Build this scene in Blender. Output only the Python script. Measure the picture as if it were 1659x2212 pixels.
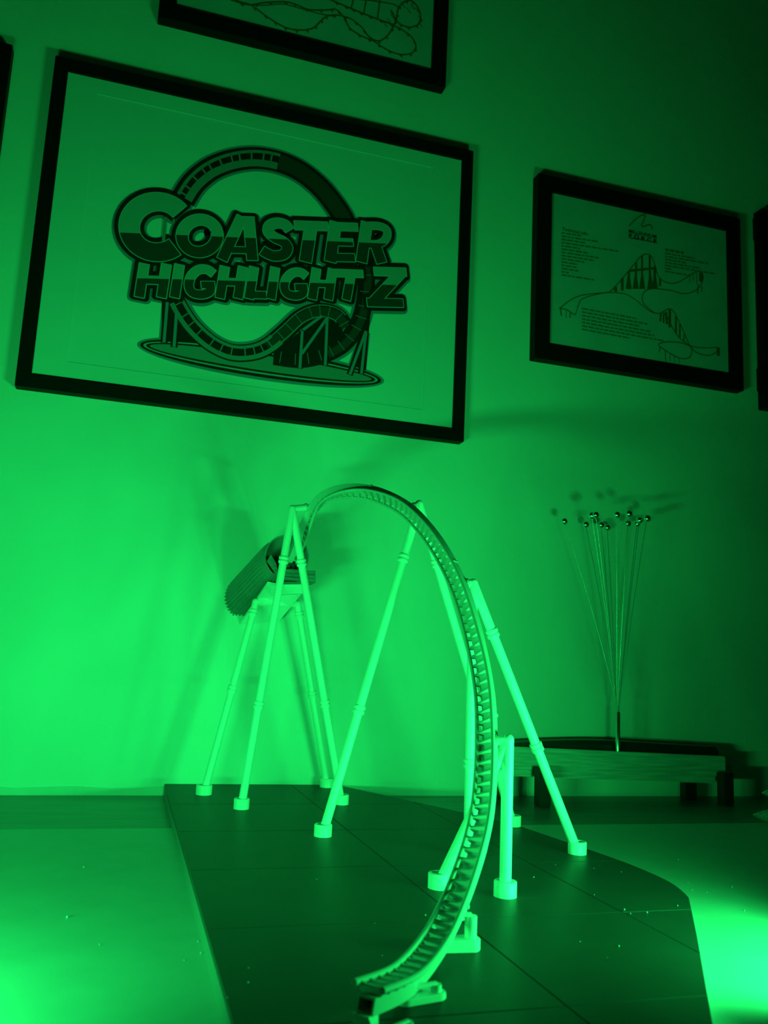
import bpy, bmesh, math, random
from mathutils import Vector, Matrix, Euler
random.seed(7)
for o in list(bpy.data.objects): bpy.data.objects.remove(o)
SC = bpy.context.scene
COL = SC.collection
V = Vector

# ---------------------------------------------------------------- camera, world, light, exposure
IMG_W, IMG_H, FPX = 1659.0, 2212.0, 1862.4
CAM = V((0.0, -1.2, 0.1902))
RIGHT = V((0.95492, -0.29296, 0.04805)); DOWN = V((0.09425, 0.14568, -0.98483)); FWD = V((0.28151, 0.94496, 0.16672))
cam = bpy.data.cameras.new('camera')
cam.sensor_fit = 'VERTICAL'; cam.sensor_height = 24.0; cam.lens = FPX / IMG_H * 24.0
cam.clip_start = 0.02
cam.dof.use_dof = True; cam.dof.focus_distance = 0.92; cam.dof.aperture_fstop = 8.0
camo = bpy.data.objects.new('camera', cam); COL.objects.link(camo)
U = -DOWN
camo.matrix_world = Matrix(((RIGHT.x, U.x, -FWD.x, CAM.x), (RIGHT.y, U.y, -FWD.y, CAM.y), (RIGHT.z, U.z, -FWD.z, CAM.z), (0, 0, 0, 1)))
SC.camera = camo

world = bpy.data.worlds.new('world'); SC.world = world; world.use_nodes = True
world.node_tree.nodes['Background'].inputs['Color'].default_value = (0.0, 0.0, 0.0, 1)
world.node_tree.nodes['Background'].inputs['Strength'].default_value = 0.0

GREEN = (0.012, 1.0, 0.145)
# the two floodlights that stand on the table just outside the frame: position, aim, watts, cone
LAMPS = [
    dict(pos=V((-0.190, -0.738, 0.046)), aim=V((0.17, 0.0, 0.19)), power=2.2, size=(0.22, 0.034), spread=136, block=None, shield=0.0),
    dict(pos=V((0.500, -0.775, 0.062)), aim=V((-0.04, 0.0, 0.22)), power=2.7, size=(0.20, 0.030), spread=142, block=((0.375, -0.870), (0.412, -0.767), 0.030), shield=0.085),
]
vs = SC.view_settings
vs.view_transform = 'Standard'; vs.look = 'None'; vs.gamma = 1.0; vs.use_curve_mapping = False
vs.exposure = 0.0

# ---------------------------------------------------------------- helpers
def at(px, py, y):
    """point of the plane Y = y seen at a photo pixel"""
    d = RIGHT * (px - IMG_W / 2) + DOWN * (py - IMG_H / 2) + FWD * FPX
    return CAM + d * ((y - CAM.y) / d.y)

def atz(px, py, z):
    d = RIGHT * (px - IMG_W / 2) + DOWN * (py - IMG_H / 2) + FWD * FPX
    return CAM + d * ((z - CAM.z) / d.z)

def material(name, col, rough=0.5, metal=0.0, spec=0.5, noise=0.0, nscale=40.0, stretch=(1, 1, 1), bump=0.0, bscale=300.0, emit=None, coat=0.0):
    m = bpy.data.materials.new(name); m.use_nodes = True
    nt = m.node_tree; b = nt.nodes['Principled BSDF']
    if isinstance(col, (int, float)): col = (col, col, col)
    b.inputs['Base Color'].default_value = (*col, 1)
    b.inputs['Roughness'].default_value = rough; b.inputs['Metallic'].default_value = metal
    b.inputs['Specular IOR Level'].default_value = spec
    b.inputs['Coat Weight'].default_value = coat
    if emit:
        b.inputs['Emission Color'].default_value = (*emit[0], 1); b.inputs['Emission Strength'].default_value = emit[1]
    tc = nt.nodes.new('ShaderNodeTexCoord')
    mp = nt.nodes.new('ShaderNodeMapping'); mp.inputs['Scale'].default_value = stretch
    nt.links.new(tc.outputs['Object'], mp.inputs['Vector'])
    if noise > 0:
        n = nt.nodes.new('ShaderNodeTexNoise'); n.inputs['Scale'].default_value = nscale; n.inputs['Detail'].default_value = 6
        nt.links.new(mp.outputs['Vector'], n.inputs['Vector'])
        r = nt.nodes.new('ShaderNodeValToRGB')
        r.color_ramp.elements[0].position = 0.3; r.color_ramp.elements[1].position = 0.7
        r.color_ramp.elements[0].color = (*[c * (1 - noise) for c in col], 1)
        r.color_ramp.elements[1].color = (*[min(1, c * (1 + noise)) for c in col], 1)
        nt.links.new(n.outputs['Fac'], r.inputs['Fac']); nt.links.new(r.outputs['Color'], b.inputs['Base Color'])
    if bump > 0:
        n2 = nt.nodes.new('ShaderNodeTexNoise'); n2.inputs['Scale'].default_value = bscale; n2.inputs['Detail'].default_value = 4
        nt.links.new(mp.outputs['Vector'], n2.inputs['Vector'])
        bp = nt.nodes.new('ShaderNodeBump'); bp.inputs['Strength'].default_value = bump; bp.inputs['Distance'].default_value = 0.002
        nt.links.new(n2.outputs['Fac'], bp.inputs['Height']); nt.links.new(bp.outputs['Normal'], b.inputs['Normal'])
    return m

M = {
    'wall': material('wall_paint', 0.78, 0.85, spec=0.2, noise=0.035, nscale=9, bump=0.12, bscale=160),
    'skirt': material('baseboard_paint', 0.60, 0.7, noise=0.08, nscale=25),
    'room': material('room_paint', 0.25, 0.9),
    'floor': material('floor_board', 0.18, 0.5, noise=0.2, nscale=14, stretch=(1, 8, 1)),
    'table': material('table_laminate', 0.53, 0.42, noise=0.05, nscale=30, bump=0.05, bscale=500),
    'tableback': material('table_back_board', 0.20, 0.38, noise=0.22, nscale=9, stretch=(1, 6, 1)),
    'plate': material('black_plate', 0.047, 0.40, spec=0.10, noise=0.10, nscale=22, bump=0.03, bscale=600),
    'plateedge': material('plate_edge', 0.16, 0.6),
    'white': material('white_plastic', 0.93, 0.38, spec=0.5),
    'track': material('grey_track_plastic', 0.60, 0.42, spec=0.5),
    'trackdark': material('black_connector', 0.02, 0.5),
    'tunnel': material('dark_grey_tunnel', 0.23, 0.6, noise=0.08, nscale=60),
    'tunnelwood': material('brown_plank', 0.17, 0.6, noise=0.35, nscale=40, stretch=(1, 6, 12)),
    'frame': material('black_frame', 0.006, 0.6, spec=0.12),
    'paper': material('poster_paper', (0.62, 0.66, 0.70), 0.6, spec=0.25, noise=0.02, nscale=12),
    'printpaper': material('print_paper', (0.44, 0.50, 0.56), 0.6, spec=0.2, noise=0.08, nscale=14),
    'mat': material('mat_board', (0.64, 0.66, 0.68), 0.75, spec=0.2),
    'ink_halo': material('ink_slate', (0.12, 0.22, 0.32), 0.6, spec=0.2),
    'ink_black': material('ink_black', (0.010, 0.012, 0.012), 0.6, spec=0.2),
    'ink_dark': material('ink_navy', (0.035, 0.040, 0.040), 0.6, spec=0.2),
    'ink_mid': material('ink_mid_blue', (0.20, 0.22, 0.24), 0.6, spec=0.2),
    'ink_light': material('ink_light_blue', (0.30, 0.34, 0.36), 0.6, spec=0.2),
    'ink_line': material('ink_white_line', (0.30, 0.46, 0.50), 0.6, spec=0.2),
    'ink_sepia': material('ink_brown', (0.30, 0.115, 0.05), 0.6, spec=0.2),
    'ink_text': material('ink_grey_text', (0.28, 0.18, 0.13), 0.6, spec=0.2),
    'wood': material('light_wood', 0.50, 0.55, noise=0.25, nscale=14, stretch=(1.5, 12, 26)),
    'blackwood': material('black_leg', 0.015, 0.5),
    'chrome': material('chrome', 0.82, 0.20, metal=1.0),
    'steel': material('brushed_steel', 0.75, 0.32, metal=1.0),
    'wire': material('steel_wire', 0.55, 0.28, metal=1.0),
    'napkin': material('white_paper', 0.85, 0.8, noise=0.05, nscale=80, bump=0.3, bscale=250),
    'dust': material('dust', 0.55, 0.9),
    'lampbody': material('lamp_housing', 0.03, 0.5),
    'lens': material('lamp_lens', (0.02, 0.3, 0.05), 0.4, emit=((0.01, 1.0, 0.12), 4.0)),
}

class MB:
    def __init__(self): self.v = []; self.f = []; self.sm = []
    def add(self, vs, fs, smooth=False):
        n = len(self.v); self.v += [V(p) for p in vs]
        self.f += [[i + n for i in f] for f in fs]; self.sm += [smooth] * len(fs)
        return self
    def build(self, name, mat, parent=None, origin=None, label=None, bevel=0.0):
        me = bpy.data.meshes.new(name)
        o0 = V((0, 0, 0)) if origin is None else V(origin)
        me.from_pydata([tuple(p - o0) for p in self.v], [], self.f)
        me.polygons.foreach_set('use_smooth', self.sm)
        bm = bmesh.new(); bm.from_mesh(me); bmesh.ops.recalc_face_normals(bm, faces=bm.faces)
        if bevel > 0:
            bmesh.ops.bevel(bm, geom=[e for e in bm.edges if e.is_manifold and e.calc_face_angle(0) > 0.6], offset=bevel, segments=2, affect='EDGES')
        bm.to_mesh(me); bm.free()
        mats = mat if isinstance(mat, list) else [mat]
        for m in mats: me.materials.append(M[m])
        ob = bpy.data.objects.new(name, me); COL.objects.link(ob)
        if parent is not None: ob.parent = parent
        elif origin is not None: ob.location = o0
        if label: ob['label'] = label
        return ob

def thing(name, loc, label, cat, group=None, kind=None):
    o = bpy.data.objects.new(name, None); COL.objects.link(o); o.location = loc; o.empty_display_size = 0.02
    o['label'] = label; o['category'] = cat
    if group: o['group'] = group
    return o

def tag(o, label, cat, group=None, kind=None):
    o['label'] = label; o['category'] = cat
    if group: o['group'] = group
    if kind: o['kind'] = kind
    return o

def structure(o, label):
    o['kind'] = 'structure'; o['label'] = label; return o

def box(mb, lo, hi):
    x0, y0, z0 = lo; x1, y1, z1 = hi
    return mb.add([(x0, y0, z0), (x1, y0, z0), (x1, y1, z0), (x0, y1, z0), (x0, y0, z1), (x1, y0, z1), (x1, y1, z1), (x0, y1, z1)],
                  [(0, 3, 2, 1), (4, 5, 6, 7), (0, 1, 5, 4), (1, 2, 6, 5), (2, 3, 7, 6), (3, 0, 4, 7)])

def hexa(mb, b, t):
    """box from four bottom and four top corners"""
    return mb.add(list(b) + list(t), [(0, 3, 2, 1), (4, 5, 6, 7), (0, 1, 5, 4), (1, 2, 6, 5), (2, 3, 7, 6), (3, 0, 4, 7)])

def basis(d):
    d = V(d).normalized(); a = V((0, 0, 1)) if abs(d.z) < 0.95 else V((1, 0, 0))
    u = d.cross(a).normalized(); return d, u, u.cross(d)

def lathe(mb, a, b, prof, n=20, smooth=True):
    """prof: list of (distance from a along a->b, radius); closed with caps"""
    a = V(a); d, u, w = basis(V(b) - a)
    vs = []; fs = []
    for (s, r) in prof:
        for k in range(n):
            t = 2 * math.pi * k / n
            vs.append(a + d * s + (u * math.cos(t) + w * math.sin(t)) * r)
    for i in range(len(prof) - 1):
        for k in range(n):
            fs.append((i * n + k, i * n + (k + 1) % n, (i + 1) * n + (k + 1) % n, (i + 1) * n + k))
    mb.add(vs, fs, smooth)
    mb.add(vs[:n], [tuple(range(n))]); mb.add(vs[-n:], [tuple(range(n))])
    return mb

def cyl(mb, a, b, r, n=20, r2=None):
    L = (V(b) - V(a)).length
    return lathe(mb, a, b, [(0, r), (L, r if r2 is None else r2)], n)

def prism(mb, poly, z0, z1):
    n = len(poly)
    vs = [(p[0], p[1], z0) for p in poly] + [(p[0], p[1], z1) for p in poly]
    return mb.add(vs, [tuple(range(n))[::-1], tuple(range(n, 2 * n))] + [(i, (i + 1) % n, n + (i + 1) % n, n + i) for i in range(n)])

def sphere(mb, c, r, n=20, m=12):
    c = V(c); vs = [c + V((0, 0, r))]; fs = []
    for i in range(1, m):
        t = math.pi * i / m
        for k in range(n):
            p = 2 * math.pi * k / n
            vs.append(c + V((math.sin(t) * math.cos(p), math.sin(t) * math.sin(p), math.cos(t))) * r)
    vs.append(c - V((0, 0, r))); last = len(vs) - 1
    for k in range(n): fs.append((0, 1 + k, 1 + (k + 1) % n))
    for i in range(m - 2):
        for k in range(n):
            a = 1 + i * n + k; b = 1 + i * n + (k + 1) % n
            fs.append((a, a + n, b + n, b))
    for k in range(n): fs.append((last, 1 + (m - 2) * n + (k + 1) % n, 1 + (m - 2) * n + k))
    return mb.add(vs, fs, True)

TOP = 0.0146          # top of the base plate above the table

# ---------------------------------------------------------------- the room
structure(box(MB(), (-2.0, 0.0, -0.75), (2.6, 0.12, 1.75)).build('wall_back', 'wall'), 'painted wall behind the model')
structure(box(MB(), (-2.12, -3.5, -0.75), (-2.0, 0.12, 1.75)).build('wall_left', 'room'), 'dark side wall of the room')
structure(box(MB(), (2.6, -3.5, -0.75), (2.72, 0.12, 1.75)).build('wall_right', 'room'), 'dark side wall of the room')
structure(box(MB(), (-2.12, -3.62, -0.75), (2.72, -3.5, 1.75)).build('wall_front', 'room'), 'wall behind the camera')
structure(box(MB(), (-2.12, -3.62, 1.75), (2.72, 0.12, 1.85)).build('ceiling', 'room'), 'ceiling of the dark room')
structure(box(MB(), (-2.12, -3.62, -0.85), (2.72, 0.12, -0.75)).build('floor', 'floor'), 'floor of the dark room')
# low strip where wall and table meet, left of the plate
mb = MB()
N = 30
tops = [0.0105 + 0.0016 * math.sin(i * 1.7) + 0.001 * math.sin(i * 0.6 + 1) for i in range(N + 1)]
for i in range(N):
    x0 = -1.0 + (1.0755) * i / N; x1 = -1.0 + 1.0755 * (i + 1) / N
    hexa(mb, [(x0, -0.0016, 0), (x1, -0.0016, 0), (x1, 0, 0), (x0, 0, 0)], [(x0, -0.0016, tops[i]), (x1, -0.0016, tops[i + 1]), (x1, 0, tops[i + 1]), (x0, 0, tops[i])])
structure(mb.build('baseboard_back', 'skirt'), 'narrow uneven strip along the foot of the wall')

# ---------------------------------------------------------------- table
tb = thing('table', (0.35, -0.5, -0.75), 'pale worktop with a darker rear board that carries the whole model', 'table')
box(MB(), (-1.0, -1.0, -0.03), (1.7, -0.2125, 0.0)).build('table_top', 'table', tb, tb.location)
box(MB(), (-1.0, -0.2120, -0.03), (1.7, -0.0005, 0.0)).build('rear_board', 'tableback', tb, tb.location, 'darker streaky board along the wall')
for (x, y) in ((-0.95, -0.95), (1.65, -0.95), (-0.95, -0.06), (1.65, -0.06)):
    box(MB(), (x - 0.03, y - 0.03, -0.75), (x + 0.03, y + 0.03, -0.03)).build('leg', 'blackwood', tb, tb.location)

# ---------------------------------------------------------------- base plate of square tiles
OUT = [(0.0765, -0.0015), (0.069, -0.915), (0.2280, -0.915), (0.4503, -0.5851), (0.4597, -0.5632), (0.4670, -0.5400), (0.4697, -0.5200), (0.4700, -0.4900),
       (0.4686, -0.4571), (0.4612, -0.4020), (0.4435, -0.2901), (0.4118, -0.2112), (0.3388, -0.0629), (0.3090, -0.0015)]
_o = OUT; OUT = []
for i_, p_ in enumerate(_o):
    q_ = _o[(i_ + 1) % len(_o)]
    if p_[0] > 0.36 and p_[1] < -0.35: OUT += [tuple(p_[k] * 0.75 + q_[k] * 0.25 for k in (0, 1)), tuple(p_[k] * 0.25 + q_[k] * 0.75 for k in (0, 1))]
    elif q_[0] > 0.36 and q_[1] < -0.35: OUT += [p_, tuple(p_[k] * 0.25 + q_[k] * 0.75 for k in (0, 1))]
    else: OUT.append(p_)
def clip(poly, outline):
    for i in range(len(outline)):
        a = outline[i]; b = outline[(i + 1) % len(outline)]
        inside = lambda p: (b[0] - a[0]) * (p[1] - a[1]) - (b[1] - a[1]) * (p[0] - a[0]) >= -1e-9
        res = []
        for j in range(len(poly)):
            p = poly[j]; q = poly[(j + 1) % len(poly)]
            ip, iq = inside(p), inside(q)
            if ip: res.append(p)
            if ip != iq:
                d1 = (b[0] - a[0]) * (p[1] - a[1]) - (b[1] - a[1]) * (p[0] - a[0])
                d2 = (b[0] - a[0]) * (q[1] - a[1]) - (b[1] - a[1]) * (q[0] - a[0])
                t = d1 / (d1 - d2); res.append((p[0] + t * (q[0] - p[0]), p[1] + t * (q[1] - p[1])))
        poly = res
        if len(poly) < 3: return []
    return poly
pl = thing('base_plate', (0.26, -0.45, 0.0), 'matt black tiled base plate with a rounded corner under the coaster', 'base plate')
mb = MB(); prism(mb, OUT, 0.0, TOP - 0.0035); mb.build('plate_core', 'plateedge', pl, pl.location)
ys = [0.0, -0.1525, -0.305, -0.457, -0.6095, -0.762, -0.915]; xs = [0.06, 0.2440, 0.3735, 0.50]
G = 0.00028
for i in range(len(ys) - 1):
    for j in range(len(xs) - 1):
        cell = [(xs[j] + G, ys[i] - G), (xs[j] + G, ys[i + 1] + G), (xs[j + 1] - G, ys[i + 1] + G), (xs[j + 1] - G, ys[i] - G)]
        poly = clip(cell, OUT)
        if len(poly) < 3: continue
        cx = sum(p[0] for p in poly) / len(poly); cy = sum(p[1] for p in poly) / len(poly)
        top = []
        for p in poly:
            d = V((p[0] - cx, p[1] - cy)); L = d.length
            top.append((p[0] - d.x / L * 0.0005, p[1] - d.y / L * 0.0005))
        n = len(poly); dz = random.uniform(-0.00012, 0.00012)
        vs_ = [(p[0], p[1], TOP - 0.0035) for p in poly] + [(p[0], p[1], TOP - 0.0004 + dz) for p in poly] + [(p[0], p[1], TOP + dz) for p in top]
        fs_ = [tuple(range(n))[::-1], tuple(range(2 * n, 3 * n))]
        for a in (0, n): fs_ += [(a + k, a + (k + 1) % n, a + n + (k + 1) % n, a + n + k) for k in range(n)]
        MB().add(vs_, fs_).build('tile', 'plate', pl, pl.location)

# ---------------------------------------------------------------- coaster track
CP = [(0.1271, -0.785, 0.0387, -4), (0.1603, -0.745, 0.0312, -4), (0.1905, -0.705, 0.0335, -2), (0.2146, -0.672, 0.0441, 4), (0.2327, -0.648, 0.0587, 10), (0.2508, -0.622, 0.0767, 16), (0.2652, -0.597, 0.0976, 26), (0.2814, -0.561, 0.1304, 34), (0.2955, -0.520, 0.1717, 44), (0.3016, -0.480, 0.2148, 58), (0.3025, -0.442, 0.2564, 70), (0.2992, -0.403, 0.2925, 79), (0.2931, -0.357, 0.3262, 92), (0.2815, -0.310, 0.3550, 110), (0.2604, -0.268, 0.3723, 136), (0.2398, -0.237, 0.3765, 162), (0.2254, -0.205, 0.3736, 195), (0.2199, -0.176, 0.3650, 232), (0.2174, -0.147, 0.3485, 256), (0.2163, -0.118, 0.3311, 266), (0.2128, -0.090, 0.3120, 270), (0.2072, -0.060, 0.2969, 272)]
def spline(t):
    n = len(CP) - 1; i = min(int(t), n - 1); u = t - i
    p = [CP[max(i - 1, 0)], CP[i], CP[i + 1], CP[min(i + 2, n)]]
    out = []
    for k in range(4):
        a, b, c, d = (q[k] for q in p)
        out.append(0.5 * ((2 * b) + (-a + c) * u + (2 * a - 5 * b + 4 * c - d) * u * u + (-a + 3 * b - 3 * c + d) * u ** 3))
    return V(out[:3]), out[3]
SAMP = []
NS = 900; tot = len(CP) - 1
raw = [spline(tot * i / NS) for i in range(NS + 1)]
acc = [0.0]
for i in range(NS): acc.append(acc[-1] + (raw[i + 1][0] - raw[i][0]).length)
LEN = acc[-1]
def frame_at(s):
    s = max(0.0, min(LEN, s)); lo, hi = 0, NS
    while hi - lo > 1:
        m = (lo + hi) // 2
        if acc[m] <= s: lo = m
        else: hi = m
    u = (s - acc[lo]) / (acc[hi] - acc[lo])
    P = raw[lo][0].lerp(raw[hi][0], u); ph = raw[lo][1] * (1 - u) + raw[hi][1] * u
    T = (raw[min(hi + 2, NS)][0] - raw[max(lo - 2, 0)][0]).normalized()
    r = T.cross(V((0, 0, 1))).normalized(); v = r.cross(T)
    a = math.radians(ph)
    n = v * math.cos(a) - r * math.sin(a)
    return P, T, n, T.cross(n)
def nearest(p):
    p = V(p); best = min(range(NS + 1), key=lambda i: (raw[i][0] - p).length); return acc[best]
def sweep(mb, prof, s0, s1, n, smooth=False, cap=True, inner=None):
    """sweep a section (list of (b, n) offsets in metres) along the track"""
    k = len(prof); vs = []; fs = []
    for i in range(n + 1):
        P, T, nn, bb = frame_at(s0 + (s1 - s0) * i / n)
        vs += [P + bb * x + nn * y for (x, y) in prof]
    for i in range(n):
        for j in range(k):
            fs.append((i * k + j, i * k + (j + 1) % k, (i + 1) * k + (j + 1) % k, (i + 1) * k + j))
    mb.add(vs, fs, smooth)
    if cap: mb.add(vs[:k], [tuple(range(k))]); mb.add(vs[-k:], [tuple(range(k))])
    return vs[:k], vs[-k:]
GA = 0.0073; RR = 0.00165
SW = 0.0046; ST = -0.0040; SB = -0.0118      # spine half width, top, bottom
tr = thing('coaster_track', (0.2, -0.45, 0.0146), 'grey ladder-like coaster track that sweeps up, over and into the tunnel', 'coaster track')
# spine: hollow box section, open at the front end
mb = MB(); outer = [(-SW, SB), (SW, SB), (SW, ST), (-SW, ST)]; w = 0.0011
inner = [(-SW + w, SB + w), (SW - w, SB + w), (SW - w, ST - w), (-SW + w, ST - w)]
a0, a1 = sweep(mb, outer, 0, LEN, 260, cap=False)
b0, b1 = sweep(mb, inner, 0, 0.06, 14, cap=False)
mb.add(a0 + b0, [(i, (i + 1) % 4, 4 + (i + 1) % 4, 4 + i) for i in range(4)])
mb.add(a1, [(0, 1, 2, 3)]); mb.add(b1, [(0, 1, 2, 3)])
mb.build('spine', 'track', tr, tr.location, 'hollow box-section spine')
for sgn in (-1, 1):
    prof = [(sgn * GA + RR * math.cos(2 * math.pi * k / 10), RR * math.sin(2 * math.pi * k / 10)) for k in range(10)]
    mb = MB(); sweep(mb, prof, 0, LEN, 300, smooth=True); mb.build('rail', 'track', tr, tr.location)
# cross ties, one mesh shared
tp = [(-GA, 0.0008), (-GA + 0.0004, -0.0014), (-SW - 0.0002, -0.0044), (SW + 0.0002, -0.0044), (GA - 0.0004, -0.0014), (GA, 0.0008), (0.0034, -0.0002), (-0.0034, -0.0002)]
tm = MB(); n = len(tp); TH = 0.0009
tm.add([(x, -TH, y) for x, y in tp] + [(x, TH, y) for x, y in tp],
       [(0, 1, 2, 7), (2, 3, 6, 7), (3, 4, 5, 6), (n + 7, n + 2, n + 1, n), (n + 7, n + 6, n + 3, n + 2), (n + 6, n + 5, n + 4, n + 3)] + [(i, (i + 1) % n, n + (i + 1) % n, n + i) for i in range(n)])
tie0 = tm.build('tie', 'track', tr)
NT = 88
for i in range(NT):
    t = tie0 if i == 0 else tie0.copy()
    if i: COL.objects.link(t); t.parent = tr
    P, T, nn, bb = frame_at(0.006 + (LEN - 0.012) * i / (NT - 1))
    Lc = P - tr.location
    t.matrix_local = Matrix(((bb.x, T.x, nn.x, Lc.x), (bb.y, T.y, nn.y, Lc.y), (bb.z, T.z, nn.z, Lc.z), (0, 0, 0, 1)))
# joints between the printed track pieces: a flange on the spine
for s in (0.155, 0.335, 0.52, 0.70):
    P, T, nn, bb = frame_at(s)
    mb = MB(); e = 0.0007
    sweep(mb, [(-SW - e, SB - e), (SW + e, SB - e), (SW + e, ST + 0.0002), (-SW - e, ST + 0.0002)], s - 0.0012, s + 0.0012, 2)
    mb.build('joint_flange', 'track', tr, tr.location)

# ---------------------------------------------------------------- white tube supports
LR = 0.0046; FR = 0.0088; FH = 0.0115
def foot(parent, p, org, r=FR):
    p = V(p); mb = MB(); q = V((p.x, p.y, TOP + FH))
    lathe(mb, (p.x, p.y, TOP), q, [(0, r), (FH - 0.0006, r), (FH, r - 0.0006), (FH, LR + 0.0019), (FH - 0.0012, LR + 0.0014)], 28)
    mb.build('foot', 'white', parent, org)
def leg(parent, p, apex, fr, org, r=LR):
    p = V(p); a = V((p.x, p.y, TOP + 0.002)); b = V(apex); L = (b - a).length
    lg = MB(); lathe(lg, a, b, [(0, r), (L, r)], 24)
    l = lg.build('leg', 'white', parent, org)
    d = (b - a).normalized()
    for f in fr:
        for k in (-1, 1):
            c = a + d * (L * f + k * 0.0023)
            mb = MB(); lathe(mb, c - d * 0.0019, c + d * 0.0019, [(0, r + 0.0010), (0.0003, r + 0.0015), (0.0035, r + 0.0015), (0.0038, r + 0.0010)], 24)
            mb.build('collar', 'white', l, org)
def clamp_to_track(parent, apex, org, r=LR):
    """short stub from the apex to a dark clamp on the spine"""
    s = nearest(apex); P, T, nn, bb = frame_at(s)
    base = P + nn * (SB + 0.0004); ap = V(apex)
    d = (base - ap); L = d.length; d.normalize()
    mb = MB(); cyl(mb, ap, base - d * 0.0035, r * 0.9, 20); mb.build('stub', 'white', parent, org)
    mb = MB(); lathe(mb, base - d * 0.0045, base - d * 0.0025, [(0, r * 1.15), (0.002, r * 1.15)], 20); mb.build('clamp_ring', 'track', parent, org)
    mb = MB()
    vs0 = [base + T * (a * 0.0075) + bb * (b * 0.0040) - nn * 0.0002 for a, b in ((-1, -1), (1, -1), (1, 1), (-1, 1))]
    vs1 = [base - d * 0.0030 + T * (a * 0.0030) + bb * (b * 0.0028) for a, b in ((-1, -1), (1, -1), (1, 1), (-1, 1))]
    hexa(mb, vs0, vs1); mb.build('clamp', 'track', parent, org)
def a_frame(label, feet, apex, fracs, stub=True):
    org = V(((feet[0][0] + feet[1][0]) / 2, (feet[0][1] + feet[1][1]) / 2, TOP))
    t = thing('track_support', org, label, 'support', 'white tube supports of the coaster')
    for p, fr in zip(feet, fracs):
        foot(t, p, org); leg(t, p, apex, fr, org)
    mb = MB(); sphere(mb, apex, LR * 1.03, 20, 12); mb.build('apex_joint', 'white', t, org)
    if stub: clamp_to_track(t, apex, org)
    return t
a_frame('white two-legged support nearest the tunnel, in front of the trestle', [(0.1518, -0.183), (0.2759, -0.1538)], (0.1890, -0.1743, 0.3640), [(0.817, 0.325), (0.814, 0.333)])
a_frame('tall white two-legged support in the middle, holding the top of the arch', [(0.2114, -0.3336), (0.4362, -0.2924)], (0.3030, -0.3170, 0.3585), [(0.82, 0.351), (0.816, 0.347)])
a_frame('white support whose long right leg stands at the right edge of the plate', [(0.326, -0.4292), (0.4398, -0.4266)], (0.3228, -0.4293, 0.2650), [(0.796, 0.324), (0.813, 0.387)])
a_frame('short white support with one upright post and one leg slanting left', [(0.2593, -0.5305), (0.3027, -0.5591)], (0.3025, -0.5585, 0.1310), [(), ()])

def stadium(p, q, r, n=14):
    p = V((p[0], p[1])); q = V((q[0], q[1])); d = (q - p).normalized(); a0 = math.atan2(d.y, d.x)
    pts = [(q.x + r * math.cos(a0 - math.pi / 2 + math.pi * k / n), q.y + r * math.sin(a0 - math.pi / 2 + math.pi * k / n)) for k in range(n + 1)]
    pts += [(p.x + r * math.cos(a0 + math.pi / 2 + math.pi * k / n), p.y + r * math.sin(a0 + math.pi / 2 + math.pi * k / n)) for k in range(n + 1)]
    return pts
def low_support(label, p, q, h, r=0.0064, fh=0.0085, pr=0.0036):
    org = V(((p[0] + q[0]) / 2, (p[1] + q[1]) / 2, TOP))
    t = thing('low_track_support', org, label, 'support', 'low supports at the front end of the track')
    mb = MB(); prism(mb, stadium(p, q, r), TOP, TOP + fh); mb.build('foot', 'white', t, org, bevel=0.0005)
    for c in (p, q):
        mb = MB(); cyl(mb, (c[0], c[1], TOP + fh * 0.5), (c[0], c[1], h), pr, 20); mb.build('post', 'white', t, org)
    mb = MB(); cyl(mb, (p[0], p[1], h), (q[0], q[1], h), pr * 0.5, 20); mb.build('cross_bar', 'white', t, org)
    s = nearest((org.x, org.y, h + 0.01)); P, T, nn, bb = frame_at(s); base = P + nn * SB
    mb = MB()
    vs0 = [base + T * (a * 0.006) + bb * (b * 0.0042) + nn * 0.0004 for a, b in ((-1, -1), (1, -1), (1, 1), (-1, 1))]
    vs1 = [V((base.x, base.y, h - 0.001)) + T * (a * 0.0035) + bb * (b * 0.0055) for a, b in ((-1, -1), (1, -1), (1, 1), (-1, 1))]
    hexa(mb, vs0, vs1); mb.build('saddle', 'white', t, org)
low_support('low white support with an oval foot under the curve of the track', (0.2060, -0.6690), (0.2272, -0.6705), 0.0345, 0.0062, 0.0070, 0.0038)
low_support('small support in the shade under the front stretch of the track', (0.1600, -0.7440), (0.1785, -0.7400), 0.0215, 0.0055, 0.0035, 0.0030)
low_support('frontmost stubby support under the open end of the track', (0.1300, -0.7980), (0.1465, -0.7880), 0.0235, 0.0045, 0.0025, 0.0026)

# ---------------------------------------------------------------- tunnel portal in the wall with its trestle
org = V((0.19, -0.06, 0.27))
tu = thing('tunnel_portal', org, 'dark ribbed tunnel tube running down into the wall behind the arch', 'tunnel')
A = V((0.1977, -0.112, 0.3115)); Bc = V((0.1665, -0.0008, 0.2630)); RT = 0.0290
NF = 160
def tring(c, r, rib):
    pts = []
    for k in range(NF):
        a = 2 * math.pi * k / NF
        rr = r + (rib if k % 4 < 2 else 0)
        x, z = rr * math.cos(a), rr * math.sin(a)
        if z < -0.80 * r: z = -0.80 * r - (rib if k % 4 < 2 else 0)
        pts.append(c + V((x, 0, z)))
    return pts
mb = MB(); rings = []
seq = [(A, RT, 0.0), (A + (Bc - A) * 0.06, RT, 0.0), (A + (Bc - A) * 0.16, RT, 0.0024), (A + (Bc - A) * 0.5, RT, 0.0025), (Bc, RT, 0.0025)]
seq2 = [(Bc, RT - 0.003, 0), (A, RT - 0.0018, 0)]
vs_ = []; fs_ = []
for c, r, rb in seq + seq2: vs_ += tring(c, r, rb)
R_ = len(seq + seq2)
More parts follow.
